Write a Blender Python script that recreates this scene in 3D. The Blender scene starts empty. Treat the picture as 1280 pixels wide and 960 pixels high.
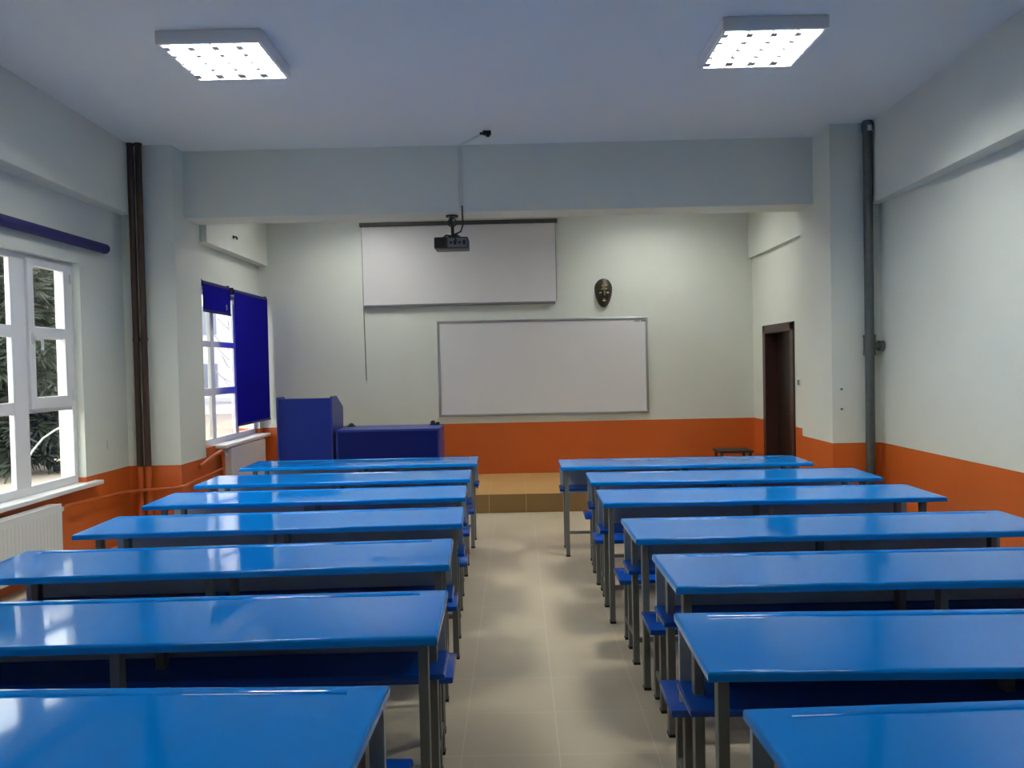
import bpy, bmesh, math, random
from mathutils import Vector, Matrix

C = bpy.context.scene.collection
PI = math.pi
random.seed(7)

# ------------------------------------------------------------------ camera, world, exposure
H = 1.599
F_PX, PITCH, ROLL, YAW = 1000.6, 0.02433, 0.02127, -0.00686
cam_d = bpy.data.cameras.new('camera')
cam_d.sensor_fit = 'HORIZONTAL'
cam_d.sensor_width = 36.0
cam_d.lens = F_PX / 1280 * 36.0
cam_d.clip_end = 300
cam = bpy.data.objects.new('camera', cam_d)
C.objects.link(cam)
_cr, _sr, _cp, _sp, _cy, _sy = math.cos(ROLL), math.sin(ROLL), math.cos(PITCH), math.sin(PITCH), math.cos(YAW), math.sin(YAW)
def _yaw(v): return Vector((v[0]*_cy + v[1]*_sy, -v[0]*_sy + v[1]*_cy, v[2]))
_right = _yaw((_cr, -_sr*_sp, -_sr*_cp))
_down = _yaw((-_sr, -_cr*_sp, -_cr*_cp))
_fwd = _yaw((0, _cp, -_sp))
_m = Matrix((( _right.x, -_down.x, -_fwd.x, 0), (_right.y, -_down.y, -_fwd.y, 0), (_right.z, -_down.z, -_fwd.z, H), (0, 0, 0, 1)))
cam.matrix_world = _m
bpy.context.scene.camera = cam

SKY = 5.5
LAMP = 72.0
w = bpy.data.worlds.new('overcast'); bpy.context.scene.world = w
w.use_nodes = True
nt = w.node_tree
bg = nt.nodes['Background']
tc = nt.nodes.new('ShaderNodeTexCoord'); sx = nt.nodes.new('ShaderNodeSeparateXYZ')
rp = nt.nodes.new('ShaderNodeValToRGB')
nt.links.new(tc.outputs['Generated'], sx.inputs[0]); nt.links.new(sx.outputs['Z'], rp.inputs[0])
rp.color_ramp.elements[0].position = 0.0; rp.color_ramp.elements[0].color = (1.0, .99, .97, 1)
rp.color_ramp.elements[1].position = 0.8; rp.color_ramp.elements[1].color = (.93, .96, 1.0, 1)
nt.links.new(rp.outputs[0], bg.inputs['Color'])
bg.inputs['Strength'].default_value = SKY
vs = bpy.context.scene.view_settings
vs.view_transform = 'Standard'; vs.look = 'None'; vs.gamma = 1.0; vs.use_curve_mapping = False
vs.exposure = 0.0

# ------------------------------------------------------------------ materials
def mat(name, col, rough=.5, metal=0., noise=0., nscale=6., bump=0., bscale=60., spec=.5, coat=0., trans=0., emit=None, detail=4.):
    m = bpy.data.materials.new(name); m.use_nodes = True
    n = m.node_tree.nodes; l = m.node_tree.links
    b = n['Principled BSDF']
    b.inputs['Base Color'].default_value = (*col, 1)
    b.inputs['Roughness'].default_value = rough
    b.inputs['Metallic'].default_value = metal
    b.inputs['Specular IOR Level'].default_value = spec
    b.inputs['Coat Weight'].default_value = coat
    b.inputs['Coat Roughness'].default_value = .08
    b.inputs['Transmission Weight'].default_value = trans
    g = n.new('ShaderNodeNewGeometry')
    if noise > 0:
        t = n.new('ShaderNodeTexNoise'); t.inputs['Scale'].default_value = nscale; t.inputs['Detail'].default_value = detail
        l.new(g.outputs['Position'], t.inputs['Vector'])
        mx = n.new('ShaderNodeMix'); mx.data_type = 'RGBA'
        mx.inputs[6].default_value = (*[c*(1-noise) for c in col], 1)
        mx.inputs[7].default_value = (*[min(1, c*(1+noise)) for c in col], 1)
        l.new(t.outputs['Fac'], mx.inputs[0]); l.new(mx.outputs[2], b.inputs['Base Color'])
    if bump > 0:
        t2 = n.new('ShaderNodeTexNoise'); t2.inputs['Scale'].default_value = bscale
        l.new(g.outputs['Position'], t2.inputs['Vector'])
        bp = n.new('ShaderNodeBump'); bp.inputs['Strength'].default_value = bump; bp.inputs['Distance'].default_value = .01
        l.new(t2.outputs['Fac'], bp.inputs['Height']); l.new(bp.outputs[0], b.inputs['Normal'])
    if emit:
        b.inputs['Emission Color'].default_value = (*emit[0], 1); b.inputs['Emission Strength'].default_value = emit[1]
    return m

WALL = (.73, .765, .69)
ORANGE = (.60, .125, .022)
def wall_mat(name, zw, upper=WALL, lower=ORANGE):
    """two-coat school paint: matt pale green above, orange oil paint below a dado line at height zw"""
    m = bpy.data.materials.new(name); m.use_nodes = True
    n = m.node_tree.nodes; l = m.node_tree.links; b = n['Principled BSDF']
    g = n.new('ShaderNodeNewGeometry'); s = n.new('ShaderNodeSeparateXYZ'); l.new(g.outputs['Position'], s.inputs[0])
    t = n.new('ShaderNodeTexNoise'); t.inputs['Scale'].default_value = 1.6; t.inputs['Detail'].default_value = 5
    l.new(g.outputs['Position'], t.inputs['Vector'])
    def tint(c, a):
        mx = n.new('ShaderNodeMix'); mx.data_type = 'RGBA'
        mx.inputs[6].default_value = (*[v*(1-a) for v in c], 1); mx.inputs[7].default_value = (*[v*(1+a) for v in c], 1)
        l.new(t.outputs['Fac'], mx.inputs[0]); return mx.outputs[2]
    up, lo = tint(upper, .05), tint(lower, .10)
    c = n.new('ShaderNodeMath'); c.operation = 'GREATER_THAN'; c.inputs[1].default_value = zw
    l.new(s.outputs['Z'], c.inputs[0])
    mx = n.new('ShaderNodeMix'); mx.data_type = 'RGBA'
    l.new(c.outputs[0], mx.inputs[0]); l.new(lo, mx.inputs[6]); l.new(up, mx.inputs[7]); l.new(mx.outputs[2], b.inputs['Base Color'])
    r = n.new('ShaderNodeMapRange'); r.inputs[3].default_value = .33; r.inputs[4].default_value = .6
    l.new(c.outputs[0], r.inputs[0]); l.new(r.outputs[0], b.inputs['Roughness'])
    t2 = n.new('ShaderNodeTexNoise'); t2.inputs['Scale'].default_value = 14; t2.inputs['Detail'].default_value = 6
    l.new(g.outputs['Position'], t2.inputs['Vector'])
    bp = n.new('ShaderNodeBump'); bp.inputs['Strength'].default_value = .12; bp.inputs['Distance'].default_value = .02
    l.new(t2.outputs['Fac'], bp.inputs['Height']); l.new(bp.outputs[0], b.inputs['Normal'])
    return m

def tile_mat(name, col, mortar, size, ox, oy, rough, riser=None, noise=.08, gw=.0026):
    m = bpy.data.materials.new(name); m.use_nodes = True
    n = m.node_tree.nodes; l = m.node_tree.links; b = n['Principled BSDF']
    g = n.new('ShaderNodeNewGeometry'); s = n.new('ShaderNodeSeparateXYZ'); l.new(g.outputs['Position'], s.inputs[0])
    def line(sock, off):
        a = n.new('ShaderNodeMath'); a.operation = 'SUBTRACT'; a.inputs[1].default_value = off - 40*size - size/2; l.new(sock, a.inputs[0])
        d = n.new('ShaderNodeMath'); d.operation = 'MODULO'; d.inputs[1].default_value = size; l.new(a.outputs[0], d.inputs[0])
        e = n.new('ShaderNodeMath'); e.operation = 'SUBTRACT'; e.inputs[1].default_value = size/2; l.new(d.outputs[0], e.inputs[0])
        f = n.new('ShaderNodeMath'); f.operation = 'ABSOLUTE'; l.new(e.outputs[0], f.inputs[0])
        h = n.new('ShaderNodeMath'); h.operation = 'LESS_THAN'; h.inputs[1].default_value = gw; l.new(f.outputs[0], h.inputs[0])
        return h.outputs[0]
    gx, gy = line(s.outputs['X'], ox), line(s.outputs['Y'], oy)
    t = n.new('ShaderNodeTexNoise'); t.inputs['Scale'].default_value = 3.5; t.inputs['Detail'].default_value = 8
    l.new(g.outputs['Position'], t.inputs['Vector'])
    def tint(c):
        mx = n.new('ShaderNodeMix'); mx.data_type = 'RGBA'
        mx.inputs[6].default_value = (*[v*(1-noise) for v in c], 1); mx.inputs[7].default_value = (*[v*(1+noise) for v in c], 1)
        l.new(t.outputs['Fac'], mx.inputs[0]); return mx.outputs[2]
    base = tint(col)
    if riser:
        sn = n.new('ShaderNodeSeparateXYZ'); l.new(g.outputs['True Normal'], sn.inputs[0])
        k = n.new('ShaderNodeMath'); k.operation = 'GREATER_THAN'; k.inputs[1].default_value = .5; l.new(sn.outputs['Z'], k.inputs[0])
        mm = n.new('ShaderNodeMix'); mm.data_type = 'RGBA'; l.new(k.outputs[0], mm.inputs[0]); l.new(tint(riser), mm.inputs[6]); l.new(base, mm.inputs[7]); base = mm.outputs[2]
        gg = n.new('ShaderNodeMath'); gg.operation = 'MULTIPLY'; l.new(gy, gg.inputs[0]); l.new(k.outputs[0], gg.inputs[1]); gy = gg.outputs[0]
    mxm = n.new('ShaderNodeMath'); mxm.operation = 'MAXIMUM'; l.new(gx, mxm.inputs[0]); l.new(gy, mxm.inputs[1])
    fin = n.new('ShaderNodeMix'); fin.data_type = 'RGBA'; l.new(mxm.outputs[0], fin.inputs[0]); l.new(base, fin.inputs[6]); fin.inputs[7].default_value = (*mortar, 1)
    l.new(fin.outputs[2], b.inputs['Base Color'])
    b.inputs['Roughness'].default_value = rough
    return m

M = {}
M['wall_far'] = wall_mat('paint_platform_end', .855)
M['wall_left'] = wall_mat('paint_left', .705)
M['wall_right'] = wall_mat('paint_right', .802)
M['plain'] = mat('paint_beam', WALL, .6, noise=.05, nscale=1.6, bump=.1, bscale=14)
M['ceiling'] = mat('paint_ceiling', (.79, .845, .84), .7, noise=.03, nscale=1.2)
M['floor'] = tile_mat('beige_floor_tile', (.60, .515, .365), (.68, .61, .48), .40, .14, 3.24, .32)
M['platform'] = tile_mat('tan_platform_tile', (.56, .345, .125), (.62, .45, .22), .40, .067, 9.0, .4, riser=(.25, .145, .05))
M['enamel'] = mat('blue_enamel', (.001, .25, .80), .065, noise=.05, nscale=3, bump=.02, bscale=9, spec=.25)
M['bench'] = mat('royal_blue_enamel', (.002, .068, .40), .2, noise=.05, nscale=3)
M['steel'] = mat('grey_painted_steel', (.17, .178, .165), .42, noise=.08, nscale=9)
M['panel'] = mat('grey_panel', (.40, .47, .53), .45, noise=.05, nscale=5)
M['foot'] = mat('black_rubber', (.02, .02, .02), .7)
M['pvc'] = mat('white_pvc', (.80, .81, .82), .3, noise=.02)
M['sill'] = mat('white_marble_sill', (.82, .82, .80), .3, noise=.04, nscale=12)
M['gasket'] = mat('grey_gasket', (.12, .12, .125), .6)
M['chrome'] = mat('brushed_metal', (.6, .6, .6), .3, metal=1)
M['alu'] = mat('aluminium', (.42, .43, .44), .38, metal=.7, noise=.04)
M['board'] = mat('whiteboard_enamel', (.76, .76, .77), .22, noise=.02, nscale=2)
M['screen'] = mat('screen_fabric', (.73, .72, .715), .75, noise=.02, nscale=3)
M['screen_case'] = mat('dark_brown_case', (.055, .05, .048), .5, noise=.25, nscale=25)
M['darkgrey'] = mat('dark_grey_plastic', (.028, .029, .031), .45, noise=.1)
M['grey'] = mat('grey_plastic', (.16, .165, .17), .4, noise=.05)
M['black'] = mat('black_plastic', (.012, .012, .014), .5)
M['lens'] = mat('lens_glass', (.02, .02, .03), .05)
M['brownpipe'] = mat('brown_pipe_paint', (.050, .024, .014), .45, noise=.2, nscale=8)
M['orangepipe'] = mat('orange_pipe_paint', (.52, .11, .022), .3, noise=.1, nscale=6)
M['galv'] = mat('galvanised_pipe', (.10, .115, .11), .45, metal=.5, noise=.25, nscale=14)
M['door'] = mat('dark_brown_door', (.016, .008, .006), .4, noise=.2, nscale=9)
M['doorframe'] = mat('brown_door_frame', (.055, .022, .019), .4, noise=.15, nscale=9)
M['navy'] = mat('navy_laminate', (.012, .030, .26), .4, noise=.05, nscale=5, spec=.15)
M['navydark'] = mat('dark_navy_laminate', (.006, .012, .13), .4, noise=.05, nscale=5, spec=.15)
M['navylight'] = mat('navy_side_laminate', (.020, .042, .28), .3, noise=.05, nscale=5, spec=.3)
M['bronze'] = mat('dark_bronze', (.035, .032, .02), .35, metal=.35, noise=.3, nscale=40, bump=.3, bscale=70)
M['gold'] = mat('worn_gold_paint', (.33, .27, .12), .4, metal=.4, noise=.2, nscale=40)
M['ivory'] = mat('pale_paint', (.55, .55, .47), .5)
M['radiator'] = mat('white_radiator', (.70, .71, .72), .35)
M['white'] = mat('white_plastic', (.72, .73, .72), .4)
M['offwhite'] = mat('trunking_plastic', (.60, .64, .59), .5)
M['stool'] = mat('dark_stool', (.03, .028, .026), .5)
M['green'] = mat('dark_green_plastic', (.02, .05, .045), .4)
M['lamp_body'] = mat('lamp_enamel', (.86, .87, .90), .4)
M['louvre'] = mat('louvre_aluminium', (.42, .44, .47), .35)
M['tube'] = mat('lamp_light', (.9, .9, .9), .5, emit=((1.0, .99, .92), LAMP))
M['tube_back'] = mat('lamp_light_back', (.9, .9, .9), .5, emit=((1.0, .99, .92), LAMP*.27))
M['tube_far'] = mat('lamp_light_platform', (.9, .9, .9), .5, emit=((1.0, .99, .92), LAMP*.50))
M['bark'] = mat('bark', (.10, .075, .055), .9, noise=.3, nscale=8)
M['needles'] = mat('pine_needles', (.022, .032, .018), .7, noise=.45, nscale=2.2)
M['needles2'] = mat('pale_pine_needles', (.038, .046, .026), .7, noise=.4, nscale=2.2)
M['ground'] = mat('bare_earth', (.34, .28, .22), .9, noise=.3, nscale=.8)
M['facade'] = mat('pale_facade', (.72, .71, .74), .7, noise=.05, nscale=.7)
M['facade_band'] = mat('facade_band', (.50, .50, .56), .7)
M['facade_glass'] = mat('facade_glass', (.20, .22, .26), .1)
M['twig'] = mat('grey_twigs', (.30, .28, .28), .9)

# blinds: woven cloth, a little daylight comes through
def cloth_mat(name, col):
    m = bpy.data.materials.new(name); m.use_nodes = True
    n = m.node_tree.nodes; l = m.node_tree.links
    n.remove(n['Principled BSDF'])
    out = n['Material Output']
    d = n.new('ShaderNodeBsdfDiffuse'); d.inputs[0].default_value = (*col, 1)
    t = n.new('ShaderNodeBsdfTranslucent'); t.inputs[0].default_value = (*[c*1.1 for c in col], 1)
    g = n.new('ShaderNodeNewGeometry'); wv = n.new('ShaderNodeTexNoise'); wv.inputs['Scale'].default_value = 90
    l.new(g.outputs['Position'], wv.inputs['Vector'])
    bp = n.new('ShaderNodeBump'); bp.inputs['Strength'].default_value = .1; bp.inputs['Distance'].default_value = .003
    l.new(wv.outputs['Fac'], bp.inputs['Height']); l.new(bp.outputs[0], d.inputs['Normal'])
    mx = n.new('ShaderNodeMixShader'); mx.inputs[0].default_value = .35
    l.new(d.outputs[0], mx.inputs[1]); l.new(t.outputs[0], mx.inputs[2]); l.new(mx.outputs[0], out.inputs[0])
    return m
M['blind'] = cloth_mat('navy_blind_cloth', (.018, .016, .33))
M['roll'] = mat('navy_blind_roll', (.012, .012, .10), .7, noise=.1, nscale=20)

def glass_mat():
    m = bpy.data.materials.new('window_glass'); m.use_nodes = True
    n = m.node_tree.nodes; l = m.node_tree.links
    n.remove(n['Principled BSDF']); out = n['Material Output']
    t = n.new('ShaderNodeBsdfTransparent'); t.inputs[0].default_value = (.94, .96, .95, 1)
    g = n.new('ShaderNodeBsdfGlossy'); g.inputs['Roughness'].default_value = .02
    lw_ = n.new('ShaderNodeLayerWeight'); lw_.inputs[0].default_value = .5
    pw = n.new('ShaderNodeMath'); pw.operation = 'POWER'; pw.inputs[1].default_value = 5; l.new(lw_.outputs['Facing'], pw.inputs[0])
    f = n.new('ShaderNodeMath'); f.operation = 'MULTIPLY_ADD'; f.inputs[1].default_value = .9; f.inputs[2].default_value = .03; l.new(pw.outputs[0], f.inputs[0])
    mx = n.new('ShaderNodeMixShader'); l.new(f.outputs[0], mx.inputs[0]); l.new(t.outputs[0], mx.inputs[1]); l.new(g.outputs[0], mx.inputs[2])
    l.new(mx.outputs[0], out.inputs[0])
    return m
M['glass'] = glass_mat()

# ------------------------------------------------------------------ mesh helpers
class MB:
    def __init__(s): s.bm = bmesh.new()
    def box(s, x0, x1, y0, y1, z0, z1, bev=0., seg=2):
        r = bmesh.ops.create_cube(s.bm, size=1)
        vs_ = r['verts']
        for v in vs_:
            v.co = Vector((x0 if v.co.x < 0 else x1, y0 if v.co.y < 0 else y1, z0 if v.co.z < 0 else z1))
        if bev:
            es = list({e for v in vs_ for e in v.link_edges})
            bmesh.ops.bevel(s.bm, geom=es, offset=bev, segments=seg, affect='EDGES', profile=.5)
        return s
    def cyl(s, p0, p1, r, r2=None, n=16, caps=True):
        p0, p1 = Vector(p0), Vector(p1); d = p1 - p0
        q = Vector((0, 0, 1)).rotation_difference(d.normalized()).to_matrix().to_4x4()
        bmesh.ops.create_cone(s.bm, cap_ends=caps, segments=n, radius1=r, radius2=r if r2 is None else r2, depth=d.length,
                              matrix=Matrix.Translation((p0+p1)/2) @ q)
        return s
    def sphere(s, c, r, sc=(1, 1, 1), n=12):
        bmesh.ops.create_uvsphere(s.bm, u_segments=n*2, v_segments=n, radius=r, matrix=Matrix.Translation(c) @ Matrix.Diagonal((*sc, 1)))
        return s
    def tube(s, pts, r, n=10):
        """swept tube through points, mitred rings"""
        pts = [Vector(p) for p in pts]; rings = []
        up = Vector((0, 0, 1))
        for i, p in enumerate(pts):
            a = (pts[i] - pts[i-1]).normalized() if i else (pts[1]-pts[0]).normalized()
            b = (pts[i+1] - pts[i]).normalized() if i < len(pts)-1 else a
            t = (a + b).normalized()
            ref = Vector((0, 0, 1)) if abs(t.z) < .9 else Vector((1, 0, 0))
            if rings: ref = lastx
            x = (ref - t*ref.dot(t)).normalized(); y = t.cross(x); lastx = x
            k = 1/max(.5, t.dot(a))
            rings.append([s.bm.verts.new(p + (x*math.cos(2*PI*j/n) + y*math.sin(2*PI*j/n))*r*k**.5) for j in range(n)])
        for a, b in zip(rings, rings[1:]):
            for j in range(n): s.bm.faces.new((a[j], a[(j+1) % n], b[(j+1) % n], b[j]))
        s.bm.faces.new(rings[0][::-1]); s.bm.faces.new(rings[-1])
        return s
    def prism(s, pts, axis, a, b):
        """polygon pts in the two other axes, extruded along axis from a to b"""
        def mk(p, t):
            return {'x': (t, p[0], p[1]), 'y': (p[0], t, p[1]), 'z': (p[0], p[1], t)}[axis]
        A = [s.bm.verts.new(mk(p, a)) for p in pts]; B = [s.bm.verts.new(mk(p, b)) for p in pts]
        s.bm.faces.new(A); s.bm.faces.new(B[::-1])
        for i in range(len(pts)): s.bm.faces.new((A[i], B[i], B[(i+1) % len(pts)], A[(i+1) % len(pts)]))
        return s
    def build(s, name, m, parent=None, smooth=False):
        bmesh.ops.recalc_face_normals(s.bm, faces=s.bm.faces[:])
        me = bpy.data.meshes.new(name); s.bm.to_mesh(me); s.bm.free()
        if isinstance(m, (list, tuple)):
            for x in m: me.materials.append(x)
        else: me.materials.append(m)
        if smooth:
            for p in me.polygons: p.use_smooth = True
            me.set_sharp_from_angle(angle=math.radians(38))
        o = bpy.data.objects.new(name, me); C.objects.link(o)
        if parent: o.parent = parent
        return o

def tag(o, label, cat, group=None, kind=None):
    if label: o['label'] = label
    if cat: o['category'] = cat
    if group: o['group'] = group
    if kind: o['kind'] = kind
    return o
def empty(name, loc, rz=0., label=None, cat=None, group=None, kind=None):
    o = bpy.data.objects.new(name, None); o.location = loc; o.rotation_euler = (0, 0, rz); o.empty_display_size = .1
    C.objects.link(o); return tag(o, label, cat, group, kind)
def copy_tree(o, parent=None):
    c = o.copy(); C.objects.link(c)
    if parent: c.parent = parent
    for ch in list(o.children): copy_tree(ch, c)
    return c
def struct(mb, name, m, label, cat='room'): return tag(mb.build(name, m), label, cat, kind='structure')

# ------------------------------------------------------------------ room shell
ZC = 3.754                       # ceiling
XL, XR = -3.74, 3.375            # walls of the seating area
YB, YP0, YP1 = -5.2, 7.63, 8.25  # back wall, pillars
FXL, FXR, YF = -3.28, 3.02, 10.256  # platform bay
PXL, PXR, YPR = -3.237, 2.925, 7.46
ZBM, YBM = 3.103, 7.88

struct(MB().box(XL-.3, XR+.3, YB-.2, 8.7, -.12, 0), 'floor', M['floor'], 'beige tiled classroom floor', 'floor')
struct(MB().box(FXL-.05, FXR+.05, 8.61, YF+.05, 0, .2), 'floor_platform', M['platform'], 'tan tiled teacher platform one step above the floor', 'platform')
struct(MB().box(XL-.3, XR+.3, YB-.2, YF+.3, ZC, ZC+.15), 'ceiling', M['ceiling'], 'pale bluish ceiling', 'ceiling')
struct(MB().box(FXL-.4, FXR+.4, YF, YF+.2, 0, ZC), 'wall_front', M['wall_far'], 'pale wall with orange dado behind the whiteboard', 'wall')
struct(MB().box(XL-.3, XR+.3, YB-.2, YB, 0, ZC), 'wall_back', M['wall_right'], 'pale wall behind the last row', 'wall')

# windows of the left wall: (y0, y1, z0, z1)
W1 = (4.30, 6.87, .66, 2.54)
WT = .22
lw = MB()
yy = YB
for (a, b, z0, z1) in (W1,):
    lw.box(XL-WT, XL, yy, a, 0, ZC); lw.box(XL-WT, XL, a, b, 0, z0); lw.box(XL-WT, XL, a, b, z1, ZC); yy = b
lw.box(XL-WT, XL, yy, YP1+.1, 0, ZC)
struct(lw, 'wall_left', M['wall_left'], 'left wall with the windows and orange dado', 'wall')
struct(MB().box(XR, XR+.3, YB, YP1, 0, ZC), 'wall_right', M['wall_right'], 'blank right wall with orange dado', 'wall')

# platform bay side walls
W3 = (8.33, 10.125, .79, 2.47)
f = MB()
f.box(FXL-WT, FXL, YP1, W3[0], 0, ZC); f.box(FXL-WT, FXL, W3[0], W3[1], 0, W3[2]); f.box(FXL-WT, FXL, W3[0], W3[1], W3[3], ZC); f.box(FXL-WT, FXL, W3[1], YF, 0, ZC)
struct(f, 'wall_left_platform', M['wall_far'], 'left wall beside the platform behind the blue blinds', 'wall')
D0, D1, DZ = 8.725, 9.80, 2.005
f = MB()
f.box(FXR, FXR+.25, YP1, D0, 0, ZC); f.box(FXR, FXR+.25, D0, D1, DZ, ZC); f.box(FXR, FXR+.25, D1, YF, 0, ZC); f.box(FXR, FXR+.25, D0, D1, 0, .2)
f.box(FXR+.24, FXR+.3, D0-.1, D1+.1, 0, DZ+.1)
struct(f, 'wall_right_platform', M['wall_far'], 'right wall beside the platform holding the brown door', 'wall')

# pillars and beams
struct(MB().box(XL-.05, PXL, YP0, YP1, 0, ZC), 'wall_left_pillar', M['wall_left'], 'wide pale pillar on the left behind the two brown pipes', 'pillar')
struct(MB().box(PXR, XR+.05, YPR, YP1, 0, ZC), 'wall_right_pillar', M['wall_right'], 'wide pale pillar on the right behind the grey pipe', 'pillar')
struct(MB().box(FXL-.1, FXR+.1, YBM, YP1, ZBM, ZC), 'ceiling_beam', M['plain'], 'deep pale beam across the room above the platform edge', 'beam')
struct(MB().prism([(XL-.05, YB), (-3.53, YB), (-3.53, 5.2), (-3.63, YP0), (XL-.05, YP0)], 'z', 3.095, ZC), 'ceiling_beam_left', M['plain'], 'shallow beam along the top of the left wall', 'beam')
struct(MB().prism([(XR+.05, YB), (3.215, YB), (3.215, 5.2), (3.295, YPR), (XR+.05, YPR)], 'z', 3.010, ZC), 'ceiling_beam_right', M['plain'], 'shallow beam along the top of the right wall', 'beam')
struct(MB().box(FXL-.05, -3.165, YP1, YF, 2.925, ZC), 'ceiling_beam_platform_left', M['plain'], 'short beam above the blue blinds', 'beam')
struct(MB().box(2.975, FXR+.05, YP1, YF, 2.885, ZC), 'ceiling_beam_platform_right', M['plain'], 'short beam above the brown door', 'beam')

# ------------------------------------------------------------------ windows
def window(name, xw, y0, y1, z0, z1, fx, muls, bars, label, sash=None, depth=.045):
    """PVC window in a wall whose room face is xw; frame room face at fx, fixed mullions at muls=[(y0,y1)], bars=[(z0,z1)]"""
    root = empty(name, (fx, (y0+y1)/2, z0), label=label, cat='window', kind='structure')
    def B(mb, nm, m): 
        o = mb.build(nm, m, root); o.location = -Vector(root.location); return o
    fr = MB(); fw = .05
    fr.box(fx-depth, fx, y0, y0+fw, z0, z1, .006); fr.box(fx-depth, fx, y1-fw, y1, z0, z1, .006)
    fr.box(fx-depth, fx, y0+fw-.01, y1-fw+.01, z0, z0+.07, .006); fr.box(fx-depth, fx, y0+fw-.01, y1-fw+.01, z1-fw, z1, .006)
    for a, b in muls: fr.box(fx-depth, fx-.002, a, b, z0+.02, z1-.02, .005)
    for a, b in bars: fr.box(fx-depth+.008, fx-.006, y0+fw-.01, y1-fw+.01, a, b, .005)
    B(fr, 'window_frame', M['pvc'])
    B(MB().box(fx-depth*.55, fx-depth*.55+.006, y0+.02, y1-.02, z0+.03, z1-.03), 'window_pane', M['glass'])
    return root, B
K = .976
fx1 = -3.9*K
mu1 = [(6.27*K-.095, 6.36*K)]
y = 6.27*K-.095
# pattern of lights repeated away from the camera's first light
mu1 += [(5.45, 5.56), (4.80, 4.91)]
w1, B1 = window('window_1', XL, W1[0], W1[1], W1[2], W1[3], fx1, mu1, [(1.295, 1.39), (1.885, 1.98)], 'white window at the left frame edge with pines outside')
# opening casement, upper two rows
s = MB(); sa, sb, sz0, sz1 = 6.36*K, 6.955*K, 1.325, 2.515
s.box(fx1-.022, fx1+.022, sa, sa+.075, sz0, sz1, .006); s.box(fx1-.022, fx1+.022, sb-.085, sb, sz0, sz1, .006)
s.box(fx1-.022, fx1+.022, sa+.06, sb-.07, sz0, sz0+.095, .006); s.box(fx1-.022, fx1+.022, sa+.06, sb-.07, sz1-.06, sz1, .006)
s.box(fx1-.022, fx1+.016, sa+.06, sb-.07, 1.893, 1.978, .005)
cas = B1(s, 'casement', M['pvc'])
h = MB(); h.box(fx1+.02, fx1+.034, sa+.02, sa+.05, 1.84, 1.93, .005); h.box(fx1+.034, fx1+.055, sa+.025, sa+.045, 1.88, 1.90, .004); h.box(fx1+.05, fx1+.068, sa+.022, sa+.115, 1.865, 1.888, .006); h.box(fx1+.05, fx1+.066, sa+.095, sa+.118, 1.79, 1.887, .006)
ho = h.build('window_handle', M['white'], cas)
for hz in (1.42, 2.40):
    h = MB().cyl((fx1+.024, sb+.004, hz-.04), (fx1+.024, sb+.004, hz+.04), .011, n=10); h.build('hinge', M['white'], cas)
B1(MB().box(fx1-.02, XL+.075, W1[0]-.06, 7.02, .625, .662, .008), 'window_sill', M['sill'])
fx3 = -3.335
w3, B3 = window('window_2', FXL, W3[0], W3[1], W3[2], W3[3], fx3, [(8.72, 8.82), (9.43, 9.53)], [(1.33, 1.41), (1.86, 1.925)], 'white window beside the platform half hidden by blue blinds')
B3(MB().box(fx3-.02, FXL+.12, 8.62, 10.19, .755, .795, .01), 'window_sill', M['sill'])

# white cable hanging outside the first window
cb = [(-3.968, 6.22, .42), (-3.99, 6.28, .55), (-4.02, 6.36, .72), (-4.02, 6.46, .86), (-4.02, 6.58, .97), (-4.015, 6.72, 1.06), (-3.99, 6.86, 1.12), (-3.966, 6.97, 1.15)]
tag(MB().tube(cb, .008).build('outdoor_cable', M['white'], smooth=True), 'thin white cable curving outside the lower right pane', 'cable')

# ------------------------------------------------------------------ roller blinds
def blind(y0, y1, x, ztop, zbot, label, name='roller_blind', r=.028):
    root = empty(name, (x, (y0+y1)/2, ztop), label=label, cat='blind', group='blue roller blinds on the left')
    def B(mb, nm, m, sm=True):
        o = mb.build(nm, m, root, sm); o.location = -Vector(root.location); return o
    B(MB().cyl((x, y0+.01, ztop), (x, y1-.01, ztop), r, n=20), 'roll', M['roll'])
    for yy in (y0, y1-.018): B(MB().box(x-.028, x+.015, yy, yy+.018, ztop-.04, ztop+.04, .004), 'bracket', M['roll'])
    if zbot < ztop-.1:
        n = 14; m = MB(); fx = x + r*.9
        cols = []
        for i in range(n+1):
            yv = y0+.004 + (y1-y0-.008)*i/n; wv = .004*math.sin(i*1.7)
            cols.append([m.bm.verts.new((fx + wv*(k/6), yv, ztop - (ztop-zbot)*k/6)) for k in range(7)])
        for a, b in zip(cols, cols[1:]):
            for k in range(6): m.bm.faces.new((a[k], a[k+1], b[k+1], b[k]))
        ex = bmesh.ops.extrude_face_region(m.bm, geom=m.bm.faces[:])
        for v in [g for g in ex['geom'] if isinstance(g, bmesh.types.BMVert)]: v.co.x -= .003
        B(m, 'blind_cloth', M['blind'])
        B(MB().box(fx-.010, fx+.008, y0+.015, y1-.015, zbot-.022, zbot+.004, .004), 'bottom_rail', M['roll'])
    return root
blind(9.005, 10.205, -3.19, 2.49, .985, 'dark blue roller blind let down over right half of platform window')
blind(8.253, 9.06, -3.25, 2.515, 2.235, 'dark blue roller blind mostly rolled up beside the lowered one')
bm_ = blind(4.3, 7.215, -3.68, 2.715, 2.715, 'dark blue roller blind fully rolled up above the near window', r=.043)
# a pull tab on the raised blind
tag(MB().box(-3.221, -3.214, 8.90, 8.915, 2.27, 2.33, .002).build('blind_pull', M['white']), 'tiny white pull tag on the raised blue blind', 'pull tag')

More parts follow.
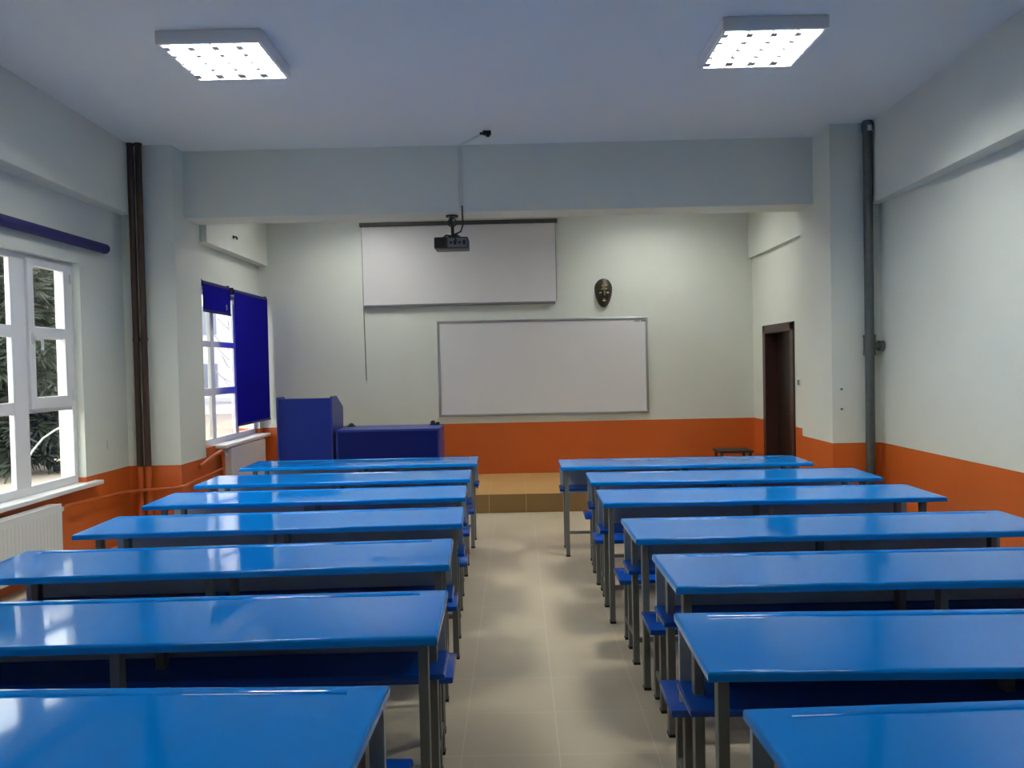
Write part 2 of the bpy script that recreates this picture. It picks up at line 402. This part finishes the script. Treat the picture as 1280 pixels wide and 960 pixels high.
# ------------------------------------------------------------------ radiators and pipes
def radiator(x, y0, y1, z0, z1, label, valve_end):
    root = empty('radiator', (x, (y0+y1)/2, z0), label=label, cat='radiator', group='white panel radiators under the windows')
    L = Vector(root.location)
    def B(mb, nm, m, sm=False):
        o = mb.build(nm, m, root, sm); o.location = -L; return o
    p = MB(); p.box(x-.012, x, y0, y1, z0, z1, .006)
    n = int((y1-y0)/.045)
    for i in range(n):
        ya = y0+.03 + (y1-y0-.06)*i/n; p.box(x-.002, x+.0015, ya, ya+.022, z0+.05, z1-.05, .0012, 1)
    B(p, 'front_panel', M['radiator'])
    B(MB().box(x-.10, x-.088, y0, y1, z0, z1, .006), 'back_panel', M['radiator'])
    g = MB(); g.box(x-.10, x+.001, y0+.002, y1-.002, z1-.004, z1+.008, .003)
    B(g, 'top_grille', M['radiator'])
    for a in (y0, y1-.006): B(MB().box(x-.10, x, a, a+.006, z0+.02, z1-.01), 'side_cover', M['radiator'])
    for a in (y0+.3, y1-.3): B(MB().box(x-.124, x-.095, a-.02, a+.02, z1-.12, z1-.06), 'wall_bracket', M['radiator'])
    v = MB(); s_ = 1 if valve_end == 'far' else -1; ye = y1 if s_ > 0 else y0
    v.cyl((x-.05, ye, z1-.05), (x-.05, ye+s_*.045, z1-.05), .012); v.cyl((x-.05, ye+s_*.045, z1-.05), (x-.05, ye+s_*.085, z1-.05), .021)
    B(v, 'valve', M['white'], True)
    return root
radiator(-3.60, 4.75, 6.24, .12, .575, 'white panel radiator below the near left window', 'far')
radiator(-3.155, 8.74, 9.93, .235, .735, 'white panel radiator below the blind beside the platform', 'near')

# low orange heating pipe from the near radiator, round the pillar to the platform
tag(MB().tube([(-3.652, 6.327, .525), (-3.655, 6.42, .535), (-3.675, 6.9, .51), (-3.68, 7.40, .485), (-3.60, 7.505, .485), (-3.26, 7.515, .50), (-3.20, 7.58, .505), (-3.195, 7.9, .52), (-3.19, 8.35, .535), (-3.19, 8.55, .545)], .016).build('heating_pipe', M['orangepipe'], smooth=True),
    'thin orange painted heating pipe bending round the left pillar', 'pipe')
tag(MB().tube([(-3.205, 8.0, .64), (-3.20, 8.3, .70), (-3.20, 8.56, .735), (-3.20, 8.615, .70), (-3.20, 8.62, .36)], .02).build('heating_pipe', M['orangepipe'], smooth=True),
    'short orange pipe rising to radiator end beside the platform', 'pipe')
# riser pipes: one tube each, brown above and orange below the dado line
def riser(x, label):
    root = empty('riser_pipe', (x, 7.562, 0), label=label, cat='pipe', group='paired riser pipes by the left pillar')
    MB().cyl((0, 0, .705), (0, 0, ZC), .029, n=20).build('upper_pipe', M['brownpipe'], root, True)
    MB().cyl((0, 0, 0), (0, 0, .705), .029, n=20).build('lower_pipe', M['orangepipe'], root, True)
    MB().cyl((0, 0, ZC-.02), (0, 0, ZC-.001), .036, n=20).build('ceiling_collar', M['brownpipe'], root, True)
    b = MB(); b.box(-.008, .008, .02, .065, 1.9, 1.92); b.cyl((0, 0, 1.895), (0, 0, 1.925), .032, n=20)
    b.build('pipe_clip', M['brownpipe'], root, True)
riser(-3.60, 'brown riser pipe nearest the left wall, orange at its foot')
riser(-3.524, 'brown riser pipe nearer the pillar edge, orange at its foot')

root = empty('drain_pipe', (3.245, 7.39, 0), label='grey galvanised vertical pipe with a tee by the right pillar', cat='pipe')
MB().cyl((0, 0, 0), (0, 0, 1.64), .041, n=24).build('lower_pipe', M['galv'], root, True)
MB().cyl((0, 0, 1.64), (0, 0, ZC), .041, n=24).build('upper_pipe', M['galv'], root, True)
t = MB(); t.cyl((0, 0, 1.625), (0, 0, 1.79), .052, n=24); t.cyl((0, 0, 1.615), (0, 0, 1.635), .056, n=24); t.cyl((0, 0, 1.78), (0, 0, 1.80), .056, n=24)
t.cyl((0, 0, 1.70), (.12, 0, 1.70), .034, n=20); t.cyl((.085, 0, 1.70), (.125, 0, 1.70), .048, n=20)
t.build('tee', M['galv'], root, True)
t = MB(); t.cyl((0, 0, ZC-.10), (0, 0, ZC-.02), .05, n=24); t.build('ceiling_collar', M['galv'], root, True)
MB().box(-.02, .015, -.06, -.045, ZC-.1, ZC-.05, .003).build('clamp_plate', M['chrome'], root)

# ------------------------------------------------------------------ door, switch
d = empty('door_1', (FXR, (D0+D1)/2, .2), label='dark brown door in the right wall beside the platform', cat='door', kind='structure')
def DB(mb, nm, m, par=d, sm=False):
    o = mb.build(nm, m, d, sm); o.location = -Vector(d.location)
    return o
fr = MB()
fr.box(FXR-.022, FXR+.2, D0, D0+.10, .2, DZ, .006); fr.box(FXR-.022, FXR+.2, D1-.10, D1, .2, DZ, .006); fr.box(FXR-.022, FXR+.2, D0, D1, DZ-.10, DZ, .006)
DB(fr, 'door_frame', M['doorframe'])
lf = MB(); lf.box(FXR+.13, FXR+.17, D0+.09, D1-.09, .21, DZ-.09, .003)
for (a, b, z0, z1) in ((D0+.2, D1-.2, .4, .95), (D0+.2, D1-.2, 1.1, DZ-.22)):
    lf.box(FXR+.122, FXR+.135, a, b, z0, z1, .008)
DB(lf, 'door_leaf', M['door'])
DB(MB().box(FXR+.118, FXR+.131, D0+.12, D0+.16, 1.15, 1.32, .004).cyl((FXR+.12, D0+.14, 1.26), (FXR+.075, D0+.14, 1.26), .009, n=10).cyl((FXR+.078, D0+.13, 1.26), (FXR+.078, D0+.25, 1.26), .009, n=10), 'door_handle', M['darkgrey'], sm=True)
sw = empty('light_switch', (FXR, 8.585, 1.30), label='white light switch on the wall between door and pillar', cat='switch')
MB().box(-.012, 0, -.042, .042, 0, .085, .004).build('switch_plate', M['white'], sw)
MB().box(-.018, -.01, -.028, .028, .014, .071, .003).build('rocker', M['grey'], sw)

for z, t_ in ((1.305, 'upper of two small dark screws in the right pillar'), (1.12, 'lower of two small dark screws in the right pillar')):
    s_ = MB(); s_.cyl((3.01, YPR, z), (3.01, YPR-.012, z), .011, n=10); s_.cyl((3.01, YPR-.012, z), (3.01, YPR-.02, z), .007, n=10)
    tag(s_.build('screw', M['grey'], smooth=True), t_, 'screw', 'screws in the right pillar')
hk = MB().tube([(-3.168, 9.03, 3.10), (-3.13, 9.03, 3.10), (-3.12, 9.03, 3.085), (-3.125, 9.03, 3.07)], .009); hk.cyl((-3.168, 9.03, 3.10), (-3.158, 9.03, 3.10), .02)
tag(hk.build('wall_hook', M['darkgrey'], smooth=True), 'small dark hook high on the beam above the blue blinds', 'hook')
pt = MB().sphere((XL+.002, 7.25, .945), .045, (.16, .55, 1.0), 10)
tag(pt.build('wall_plug', M['white'], smooth=True), 'small white oval plug low on the wall beside the near window', 'plug')

# ------------------------------------------------------------------ ceiling lamps
def lamp(x, y, label, light='tube'):
    root = empty('ceiling_lamp', (x, y, ZC), label=label, cat='ceiling lamp', group='square louvred ceiling lamps')
    a = .335; b = .312; dz = -.085
    h = MB()
    h.box(-a, a, -a, -b, dz, 0, .004); h.box(-a, a, b, a, dz, 0, .004); h.box(-a, -b, -b, b, dz, 0, .004); h.box(b, a, -b, b, dz, 0, .004)
    h.box(-a+.01, a-.01, -a+.01, a-.01, -.02, -.001)
    h.build('housing', M['lamp_body'], root)
    MB().box(-b, b, -b, b, -.032, -.024).build('light_panel', M[light], root)
    g = MB()
    for i in range(5):                       # long reflector strips between the tubes
        p = -b + 2*b*i/4
        g.prism([(p-.004, dz+.004), (p+.004, dz+.004), (p+.020, dz+.040), (p-.020, dz+.040)], 'y', -b, b)
    for i in range(4):                       # added plates that darken the glow to grey spots, sized row by row
        p = -b + 2*b*(i+.10)/4
        for j in range(5):
            q = -b + 2*b*(j+.55)/5; e = (.024, .017, .013, .015, .032)[j]
            g.box(p-e*.85, p+e*.85, q-e, q+e, dz+.001, dz+.005)
    g.build('reflector_strips', M['louvre'], root)
    k = MB()
    for j in range(1, 6):
        p = -b + 2*b*j/6; k.box(-b, b, p-.003, p+.003, dz+.004, dz+.048)
    k.build('cross_blades', M['louvre'], root)
    return root
LY = 5.56*K
lamp(-1.957*K, 1.9, 'lit square louvred ceiling lamp over the last rows, left', 'tube_back')
lamp(1.713*K, 1.9, 'lit square louvred ceiling lamp over the last rows, right', 'tube_back')
lamp(-1.957*K, LY, 'lit square louvred ceiling lamp, left of the two in view')
lamp(1.713*K, LY, 'lit square louvred ceiling lamp, right of the two in view')
lamp(-1.90, 9.25, 'lit square louvred ceiling lamp above the platform behind the beam, left', 'tube_far')
lamp(1.66, 9.25, 'lit square louvred ceiling lamp above the platform behind the beam, right', 'tube_far')

# ------------------------------------------------------------------ front wall: screen, whiteboard, mask
yf = YF
s = empty('projection_screen', (-.715, yf, 2.38), label='white pull-down projection screen high on the front wall', cat='projection screen')
X0, X1 = -1.935, .515
def SB(mb, nm, m, par=None, sm=False):
    o = mb.build(nm, m, s, sm); o.location = -Vector(s.location); return o
SB(MB().box(X0-.03, X1+.03, yf-.085, yf-.005, 3.385, 3.435, .01), 'screen_case', M['screen_case'])
SB(MB().box(X0, X1, yf-.046, yf-.042, 2.39, 3.40), 'screen_cloth', M['screen'])
for a_ in (X0-.012, X1): SB(MB().box(a_, a_+.012, yf-.048, yf-.04, 2.39, 3.40), 'screen_edge', M['alu'])
SB(MB().box(X0+.005, X1-.01, yf-.062, yf-.028, 2.362, 2.395, .008), 'bottom_bar', M['grey'])
SB(MB().tube([(X0-.012, yf-.03, 3.39), (X0-.008, yf-.03, 2.4), (X0+.004, yf-.028, 1.43)], .006), 'pull_cord', M['grey'], sm=True)
SB(MB().cyl((X0+.004, yf-.028, 1.40), (X0+.004, yf-.028, 1.44), .01, n=10), 'cord_knob', M['white'], sm=True)

b = empty('whiteboard', (.335, yf, .945), label='large white dry-erase board in a grey frame on the front wall', cat='whiteboard')
X0, X1, Z0, Z1 = -1.013, 1.675, .945, 2.172
def WB(mb, nm, m, sm=False):
    o = mb.build(nm, m, b, sm); o.location = -Vector(b.location); return o
WB(MB().box(X0+.01, X1-.01, yf-.022, yf-.004, Z0+.01, Z1-.01), 'board_surface', M['board'])
fr = MB(); e = .03
fr.box(X0, X1, yf-.034, yf-.002, Z0, Z0+e, .006); fr.box(X0, X1, yf-.034, yf-.002, Z1-e, Z1, .006); fr.box(X0, X0+e, yf-.034, yf-.002, Z0+e, Z1-e, .006); fr.box(X1-e, X1, yf-.034, yf-.002, Z0+e, Z1-e, .006)
WB(fr, 'board_frame', M['alu'])
for xs_ in ((1.505, 1.532, 1.556), (1.592, 1.613, 1.632)):      # two tiny unreadable grey words
    mk = MB()
    for i_, xx in enumerate(xs_): mk.box(xx, xx+.017, yf-.0235, yf-.0215, Z1-.058+.002*(i_ % 2), Z1-.042)
    mk.box(xs_[0], xs_[2]+.017, yf-.0232, yf-.0215, Z1-.060, Z1-.0565)
    WB(mk, 'printed_mark', M['grey'])

# carved mask
def mask():
    root = empty('wall_mask', (1.122, yf, 2.30), label='dark oval face mask with gold forehead hanging above the whiteboard', cat='mask')
    m = MB(); nu, nv = 26, 30; ring = []
    hh, ww = .37, .112
    def half(t):                               # half-width along height t 0 (chin) .. 1 (crown)
        return ww*(math.sin(PI*min(1, (t*.5/.66) if t < .66 else .5 + (t-.66)/.34*.5))**(.47 if t < .66 else .42)) if 0 < t < 1 else 0.002
    def depth(u, t):                           # u -1..1
        d = .085*max(0, 1-u*u)**.5 * (math.sin(PI*(.08+.84*t))**.6)
        def g(cu, ct, su, st): return math.exp(-((u-cu)/su)**2 - ((t-ct)/st)**2)
        d += .030*g(0, .43, .16, .075) + .018*g(0, .50, .12, .06)      # nose
        d += .016*g(-.42, .585, .34, .03) + .016*g(.42, .585, .34, .03)  # brows
        d -= .018*g(-.42, .51, .22, .035) + .018*g(.42, .51, .22, .035)  # sockets
        d += .010*g(-.42, .505, .13, .02) + .010*g(.42, .505, .13, .02)  # lids
        d += .014*g(0, .255, .36, .03) - .014*g(0, .225, .26, .012) + .012*g(0, .195, .3, .022)  # lips
        d += .010*g(-.6, .38, .2, .08) + .010*g(.6, .38, .2, .08)
        return d
    V = []
    for j in range(nv+1):
        t = j/nv; hw = half(t)
        V.append([m.bm.verts.new((hw*math.sin(PI/2*(2*i/nu-1)), -depth(math.sin(PI/2*(2*i/nu-1)), t) - .004, hh*t)) for i in range(nu+1)])
    for j in range(nv):
        for i in range(nu): m.bm.faces.new((V[j][i], V[j][i+1], V[j+1][i+1], V[j+1][i]))
    edge = [V[j][0] for j in range(nv+1)] + V[nv][1:] + [V[j][nu] for j in range(nv-1, -1, -1)] + V[0][nu-1:0:-1]
    back = [m.bm.verts.new((v.co.x, -.001, v.co.z)) for v in edge]
    for k in range(len(edge)): m.bm.faces.new((edge[k], edge[(k+1) % len(edge)], back[(k+1) % len(edge)], back[k]))
    m.bm.faces.new(back)
    m.build('face', M['bronze'], root, True)
    g = MB()                                   # raised gold forehead ornament
    for (x0, x1, z0, z1) in ((-.035, .035, .268, .280), (-.022, .022, .245, .262), (-.036, .036, .222, .238)):
        g.box(x0, x1, -.098, -.078, z0, z1, .004)
    g.build('forehead_ornament', M['gold'], root)
    for sx_ in (-1, 1):
        e_ = MB().sphere((sx_*.045, -.078, .187), .014, (1.2, .6, .62), 8); e_.build('eye', M['ivory'], root, True)
    MB().sphere((0, -.086, .083), .02, (1.15, .5, .5), 8).build('mouth', M['ivory'], root, True)
    MB().box(-.008, .008, -.125, -.10, .15, .205, .005).build('nose_ridge', M['gold'], root)
mask()

# ------------------------------------------------------------------ projector on the beam
p = empty('projector', (-.63, 8.05, ZBM), label='small dark projector hanging under the beam before the screen', cat='projector')
MB().cyl((.01, 0, -.018), (.01, 0, 0), .062, n=28).build('ceiling_plate', M['darkgrey'], p, True)
arm = MB().tube([(.0, 0, -.015), (.0, 0, -.06), (.012, 0, -.10), (.012, 0, -.21)], .016)
arm.box(-.03, .055, -.035, .035, -.225, -.205, .004)
for a in (-.085, .095): arm.tube([(.012, 0, -.205), (a*.6, -.02, -.20), (a, -.05, -.232)], .009)
arm.build('mount_arm', M['darkgrey'], p, True)
ring = MB(); ring.tube([(.012+.042*math.cos(i*PI/8), -.02, -.075+.042*math.sin(i*PI/8)) for i in range(17)], .006); ring.build('cable_loop', M['black'], p, True)
bd = MB(); bd.box(-.165, .172, -.13, .13, -.345, -.232, .014, 3); bd.build('projector_body', M['darkgrey'], p, True)
MB().box(-.155, -.05, -.134, -.128, -.335, -.242, .002).build('vent_grille', M['black'], p)
MB().box(-.03, .16, -.136, -.128, -.335, -.245, .003).build('connector_panel', M['grey'], p)
k = MB()
for i, xx in enumerate((-.01, .03, .075, .12)): k.box(xx, xx+.028, -.140, -.134, -.30 - .01*(i % 2), -.278 + .01*(i % 2), .001)
k.build('sockets', M['black'], p)
MB().cyl((.10, .12, -.29), (.10, .165, -.29), .038, n=20).build('lens', M['lens'], p, True)
pc = MB().tube([(-.505, 7.862, 3.16), (-.505, 7.86, 3.08), (-.505, 7.93, 2.99), (-.53, 7.98, 2.93), (-.59, 7.96, 2.90), (-.60, 7.93, 2.87), (-.57, 7.905, 2.83)], .008).build('power_cable', M['black'], p, True)
pc.location = -Vector(p.location)
t = empty('cable_trunking', (-.515, YBM, ZBM), label='thin pale cable duct running up the beam and across the ceiling', cat='cable duct')
MB().box(-.020, .020, -.016, 0, .04, ZC-ZBM, .003).build('upright_duct', M['offwhite'], t)
q = MB(); a_, b_ = Vector((0, -.01, ZC-ZBM-.008)), Vector((.27, -.43, ZC-ZBM-.008)); dr = (b_-a_).normalized(); n_ = Vector((-dr.y, dr.x, 0))*.013
q.prism([(*(a_+n_).xy,), (*(b_+n_).xy,), (*(b_-n_).xy,), (*(a_-n_).xy,)], 'z', ZC-ZBM-.012, ZC-ZBM-.0005)
q.build('ceiling_duct', M['offwhite'], t)
q = MB(); q.box(-.27, -.195, 7.405, 7.46, ZC-.035, ZC, .005); q.cyl((-.225, 7.43, ZC-.035), (-.225, 7.43, ZC-.052), .018); q.box(-.30, -.262, 7.42, 7.445, ZC-.03, ZC-.012, .003)
tag(q.build('socket_box', M['black'], smooth=True), 'small black socket box on the ceiling at the duct end', 'socket')

# ------------------------------------------------------------------ teacher's furniture
ly0, ly1 = 8.70, 9.245
l_ = empty('lectern', (-2.33, ly0, .2), label='tall blue wooden lectern with sloping top beside the platform window', cat='lectern')
xa, xb = -.305, .305
zt = 1.085
prof = [(0, 0), (.545, 0), (.545, .955), (.23, zt+.008), (0, zt+.008)]
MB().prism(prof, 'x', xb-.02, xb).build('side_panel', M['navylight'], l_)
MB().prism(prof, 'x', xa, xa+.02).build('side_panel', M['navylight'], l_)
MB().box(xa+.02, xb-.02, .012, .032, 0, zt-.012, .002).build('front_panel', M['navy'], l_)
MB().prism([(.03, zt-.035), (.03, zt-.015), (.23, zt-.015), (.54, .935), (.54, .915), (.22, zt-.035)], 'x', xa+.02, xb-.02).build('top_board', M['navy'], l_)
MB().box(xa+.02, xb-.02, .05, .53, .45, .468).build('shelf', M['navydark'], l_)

td = empty('teacher_desk', (-1.43, 8.70, .2), label='long low blue teacher desk with closed front beside the lectern', cat='desk')
xa, xb = -.565, .57
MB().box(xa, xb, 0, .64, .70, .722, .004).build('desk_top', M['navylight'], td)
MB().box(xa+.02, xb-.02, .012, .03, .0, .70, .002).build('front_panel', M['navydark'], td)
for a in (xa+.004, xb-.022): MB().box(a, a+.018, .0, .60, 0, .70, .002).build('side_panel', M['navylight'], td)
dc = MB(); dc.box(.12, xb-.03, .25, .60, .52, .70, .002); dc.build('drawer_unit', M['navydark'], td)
g = MB(); g.cyl((0, 0, 0), (0, 0, .016), .048, .044, n=20); g.sphere((.002, 0, .016), .028, (1.1, 1, .95), 10)
o = tag(g.build('desk_ornament', M['green'], smooth=True), 'small dark green domed object on the left of the teacher desk', 'ornament'); o.location = (-1.93, 9.22, .922)
g = MB(); g.box(-.055, .03, -.03, .03, 0, .014, .004); g.sphere((-.02, 0, .026), .03, (1.0, .9, .9), 10); g.box(.015, .055, -.028, .028, 0, .032, .006)
o = tag(g.build('desk_ornament', M['black'], smooth=True), 'small black lumpy object on the right end of the teacher desk', 'ornament'); o.location = (-.965, 9.22, .922)

st = empty('stool', (2.60, 9.72, .2), label='low dark stool on the platform beside the door', cat='stool')
MB().box(-.205, .205, -.17, .17, .285, .315, .008).build('seat', M['stool'], st)
for sx_ in (-1, 1):
    for sy_ in (-1, 1):
        MB().box(sx_*.17-.016, sx_*.17+.016, sy_*.14-.016, sy_*.14+.016, 0, .287, .003).build('leg', M['stool'], st)
for a_ in (-.15, .13): MB().box(-.17, .17, a_, a_+.02, .10, .125).build('stretcher', M['stool'], st)

# ------------------------------------------------------------------ school desks
DW, DD, DT = 2.06, .525, .030
BH = .40
def desktop_mesh(sg):
    m = MB(); z1, z0 = .75, .75-DT
    r = .0115
    xs = [r, .10, .106, DW-.106, DW-.10, DW-r]
    ys = [-DD+r, -.072, -.066, -.046, -.040, -r]
    grid = []
    for i, x in enumerate(xs):
        row = []
        for j, yv in enumerate(ys):
            dip = .006 if (2 <= i <= 3 and 2 <= j <= 3) else 0
            row.append(m.bm.verts.new((sg*x, yv, z1-dip)))
        grid.append(row)
    for i in range(5):
        for j in range(5): m.bm.faces.new((grid[i][j], grid[i+1][j], grid[i+1][j+1], grid[i][j+1]))
    idx = [(i, 0) for i in range(6)] + [(5, j) for j in range(1, 6)] + [(i, 5) for i in range(4, -1, -1)] + [(0, j) for j in range(4, 0, -1)]
    ring = [grid[i][j] for i, j in idx]; n = len(ring)
    def grow(d, z):                              # rounded nosing: the outline pushed out by d at height z
        return [m.bm.verts.new((sg*(xs[i] + (d if i == 5 else -d if i == 0 else 0)), ys[j] + (d if j == 5 else -d if j == 0 else 0), z)) for i, j in idx]
    prof = [(r*math.sin(a*PI/12), z1 - r*(1-math.cos(a*PI/12))) for a in range(1, 7)] + [(r, z0+.003), (r-.003, z0)]
    for d, z in prof:
        nx = grow(d, z)
        for k in range(n): m.bm.faces.new((ring[k], ring[(k+1) % n], nx[(k+1) % n], nx[k]))
        ring = nx
    m.bm.faces.new(ring)
    return m
def make_desk(sg):
    """sg +1: aisle end at local x=0 and the desk runs to +x; -1 the mirror image. y=0 is the far (board side) edge."""
    r = empty('school_desk', (0, 0, 0))
    def bx(a, b, y0, y1, z0, z1, bev=.003): 
        x0, x1 = sorted((sg*a, sg*b)); return MB().box(x0, x1, y0, y1, z0, z1, bev)
    o = desktop_mesh(sg).build('desktop', M['enamel'], r, True)
    wn = o.modifiers.new('weighted', 'WEIGHTED_NORMAL'); wn.keep_sharp = True
    bx(.012, DW-.012, -.030, -.012, .455, .724, .001).build('front_panel', M['panel'], r)
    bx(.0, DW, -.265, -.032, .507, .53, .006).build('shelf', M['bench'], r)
    cols = ((.035, .067), (DW/2-.016, DW/2+.016), (DW-.135, DW-.103))
    for a, b in cols:
        for (y0, y1) in ((-DD+.04, -DD+.085), (-.155, -.110)):
            lg = bx(a, b, y0, y1, .012, .724); l2 = lg.build('leg', M['steel'], r)
            fx = bx(a-.002, b+.002, y0-.002, y1+.002, 0, .014); fx.build('foot_cap', M['foot'], l2)
        bx(a+.004, b-.004, -DD+.08, -.15, .70, .724).build('top_rail', M['steel'], r)
    bx(.06, DW-.12, -.145, -.120, .115, .14).build('stretcher', M['steel'], r)
    return r
def add_bench(r, sg):
    def bx(a, b, y0, y1, z0, z1, bev=.003):
        x0, x1 = sorted((sg*a, sg*b)); return MB().box(x0, x1, y0, y1, z0, z1, bev)
    y0, y1 = .035, .305
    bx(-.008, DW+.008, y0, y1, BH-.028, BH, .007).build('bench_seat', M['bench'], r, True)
    for a, b in ((.045, .075), (DW/2-.015, DW/2+.015), (DW-.135, DW-.105)):
        for (ya, yb) in ((y0+.045, y0+.085), (y1-.075, y1-.035)):
            l2 = bx(a, b, ya, yb, .012, BH-.027).build('bench_leg', M['steel'], r)
            bx(a-.002, b+.002, ya-.002, yb+.002, 0, .014).build('foot_cap', M['foot'], l2)
        bx(a+.002, b-.002, -.13, y1-.05, .112, .138).build('bench_stretcher', M['steel'], r)
proto = {}
for sg in (1, -1):
    a = make_desk(sg); b2 = copy_tree(a); add_bench(b2, sg); proto[sg] = (a, b2)
ORD = ['front row', 'second row from the front', 'third row from the front', 'fourth row from the front', 'fifth row from the front', 'sixth row from the front', 'nearest row']
DESKS = [
 (-1, 0, -.372, 7.445, .010), (-1, 1, -.385, 6.51, .028), (-1, 2, -.372, 5.665, .040), (-1, 3, -.335, 4.805, .046), (-1, 4, -.332, 3.925, .047), (-1, 5, -.280, 3.02, .022), (-1, 6, -.359, 2.12, -.025),
 (1, 0, .345, 7.07, -.010), (1, 1, .515, 6.205, -.018), (1, 2, .510, 5.35, -.012), (1, 3, .548, 4.345, .008), (1, 4, .578, 3.52, .004), (1, 5, .512, 2.69, -.018), (1, 6, .533, 1.936, .037)]
used = set()
for sg, i, x, yv, a in DESKS:
    nb = (i == 0) or (sg == 1 and i == 6)
    key = (sg, 0 if nb else 1)
    if key not in used: o = proto[sg][key[1]]; used.add(key)
    else: o = copy_tree(proto[sg][key[1]])
    o.location = (x, yv, 0); o.rotation_euler = (0, 0, a)
    side = 'left' if sg < 0 else 'right'
    tag(o, f'long blue school desk {"" if nb else "with bench "}{side} of the aisle, {ORD[i]}', 'desk', f'blue school desks {side} of the aisle')

# ------------------------------------------------------------------ outdoors
struct(MB().box(-60, XL-WT-.02, -20, 80, -.6, -.35), 'ground', M['ground'], 'brown earth outside the windows', 'ground')
def pine(x, y, hgt, rad, seed, m, label, base=.1):
    rnd = random.Random(seed)
    root = empty('pine_tree', (x, y, -.36), label=label, cat='tree', group='pines outside the near window')
    MB().cyl((0, 0, 0), (0, 0, hgt*.97), .17, .03, n=10).build('trunk', M['bark'], root, True)
    f = MB()
    n = 170
    for i in range(n):
        t = base + (1-base)*(i/n); z = hgt*t; a = i*2.4 + rnd.random()*.6
        ln = rad*(1-t)**.75*(.75+.4*rnd.random()) + .15
        d = Vector((math.cos(a), math.sin(a), -.18-.25*rnd.random())).normalized()
        sd = Vector((-d.y, d.x, 0)).normalized()
        for k in range(9):
            u = (k+.6)/9
            c = Vector((0, 0, z)) + d*ln*u + Vector((rnd.uniform(-.05, .05), rnd.uniform(-.05, .05), rnd.uniform(-.06, .06)))
            for q in range(15):
                dirn = (d*.5 + sd*rnd.uniform(-1, 1) + Vector((0, 0, rnd.uniform(-.7, .35)))).normalized()
                L_ = .20 + .22*rnd.random(); wd = .032
                sd2 = dirn.cross(Vector((rnd.uniform(-1, 1), rnd.uniform(-1, 1), rnd.uniform(-1, 1)))).normalized()*wd
                v = [f.bm.verts.new(c - sd2), f.bm.verts.new(c + sd2), f.bm.verts.new(c + dirn*L_ + sd2*.4), f.bm.verts.new(c + dirn*L_ - sd2*.4)]
                f.bm.faces.new(v)
    f.build('foliage', m, root)
    return root
pine(-10.3, 15.8, 5.5, 1.9, 1, M['needles'], 'dark pine tree outside, straight behind the open casement panes')
pine(-16.2, 24.8, 6.4, 2.6, 2, M['needles2'], 'paler pine tree behind the dark one outside')
pine(-13.3, 19.6, 5.8, 2.0, 3, M['needles'], 'dark pine tree outside at the left picture edge')
pine(-17.6, 31.0, 7.6, 2.6, 4, M['needles2'], 'farthest pale pine tree seen past the near window')

bl = empty('building', (-15, 36, -.36), label='pale building with rows of windows far outside platform window', cat='building')
MB().box(-9, 7.5, 0, 6, 0, 11).build('wall', M['facade'], bl)
for r_ in range(4):
    z = .9 + r_*2.6
    MB().box(-9, 7.5, -.12, 0, z-.35, z-.15).build('ledge', M['facade_band'], bl)
    for c_ in range(9):
        x = -8.3 + c_*1.75
        o = MB().box(x, x+1.15, -.05, .02, z, z+1.45).build('window', M['facade_band'], bl)
        MB().box(x+.08, x+1.07, -.055, -.045, z+.08, z+1.37).build('pane', M['facade_glass'], o)
tr = empty('bare_tree', (-8.9, 25.5, -.36), label='leafless grey tree before the pale building outside', cat='tree')
MB().tube([(0, 0, 0), (.05, 0, 1.2), (-.03, 0, 2.4), (.05, 0, 4.2)], .07).build('trunk', M['twig'], tr, True)
rb = random.Random(5); bb = MB()
for i in range(26):
    z = .9 + i*.13; a = i*2.4; L_ = 1.0*rb.uniform(.5, 1)
    p0 = Vector((0, 0, z)); p1 = p0 + Vector((math.cos(a)*L_*.6, math.sin(a)*L_*.6, .4*L_)); p2 = p1 + Vector((math.cos(a+.3)*L_*.4, math.sin(a+.3)*L_*.4, .45*L_))
    bb.tube([p0, p1, p2], .018, 6)
bb.build('branches', M['twig'], tr, True)
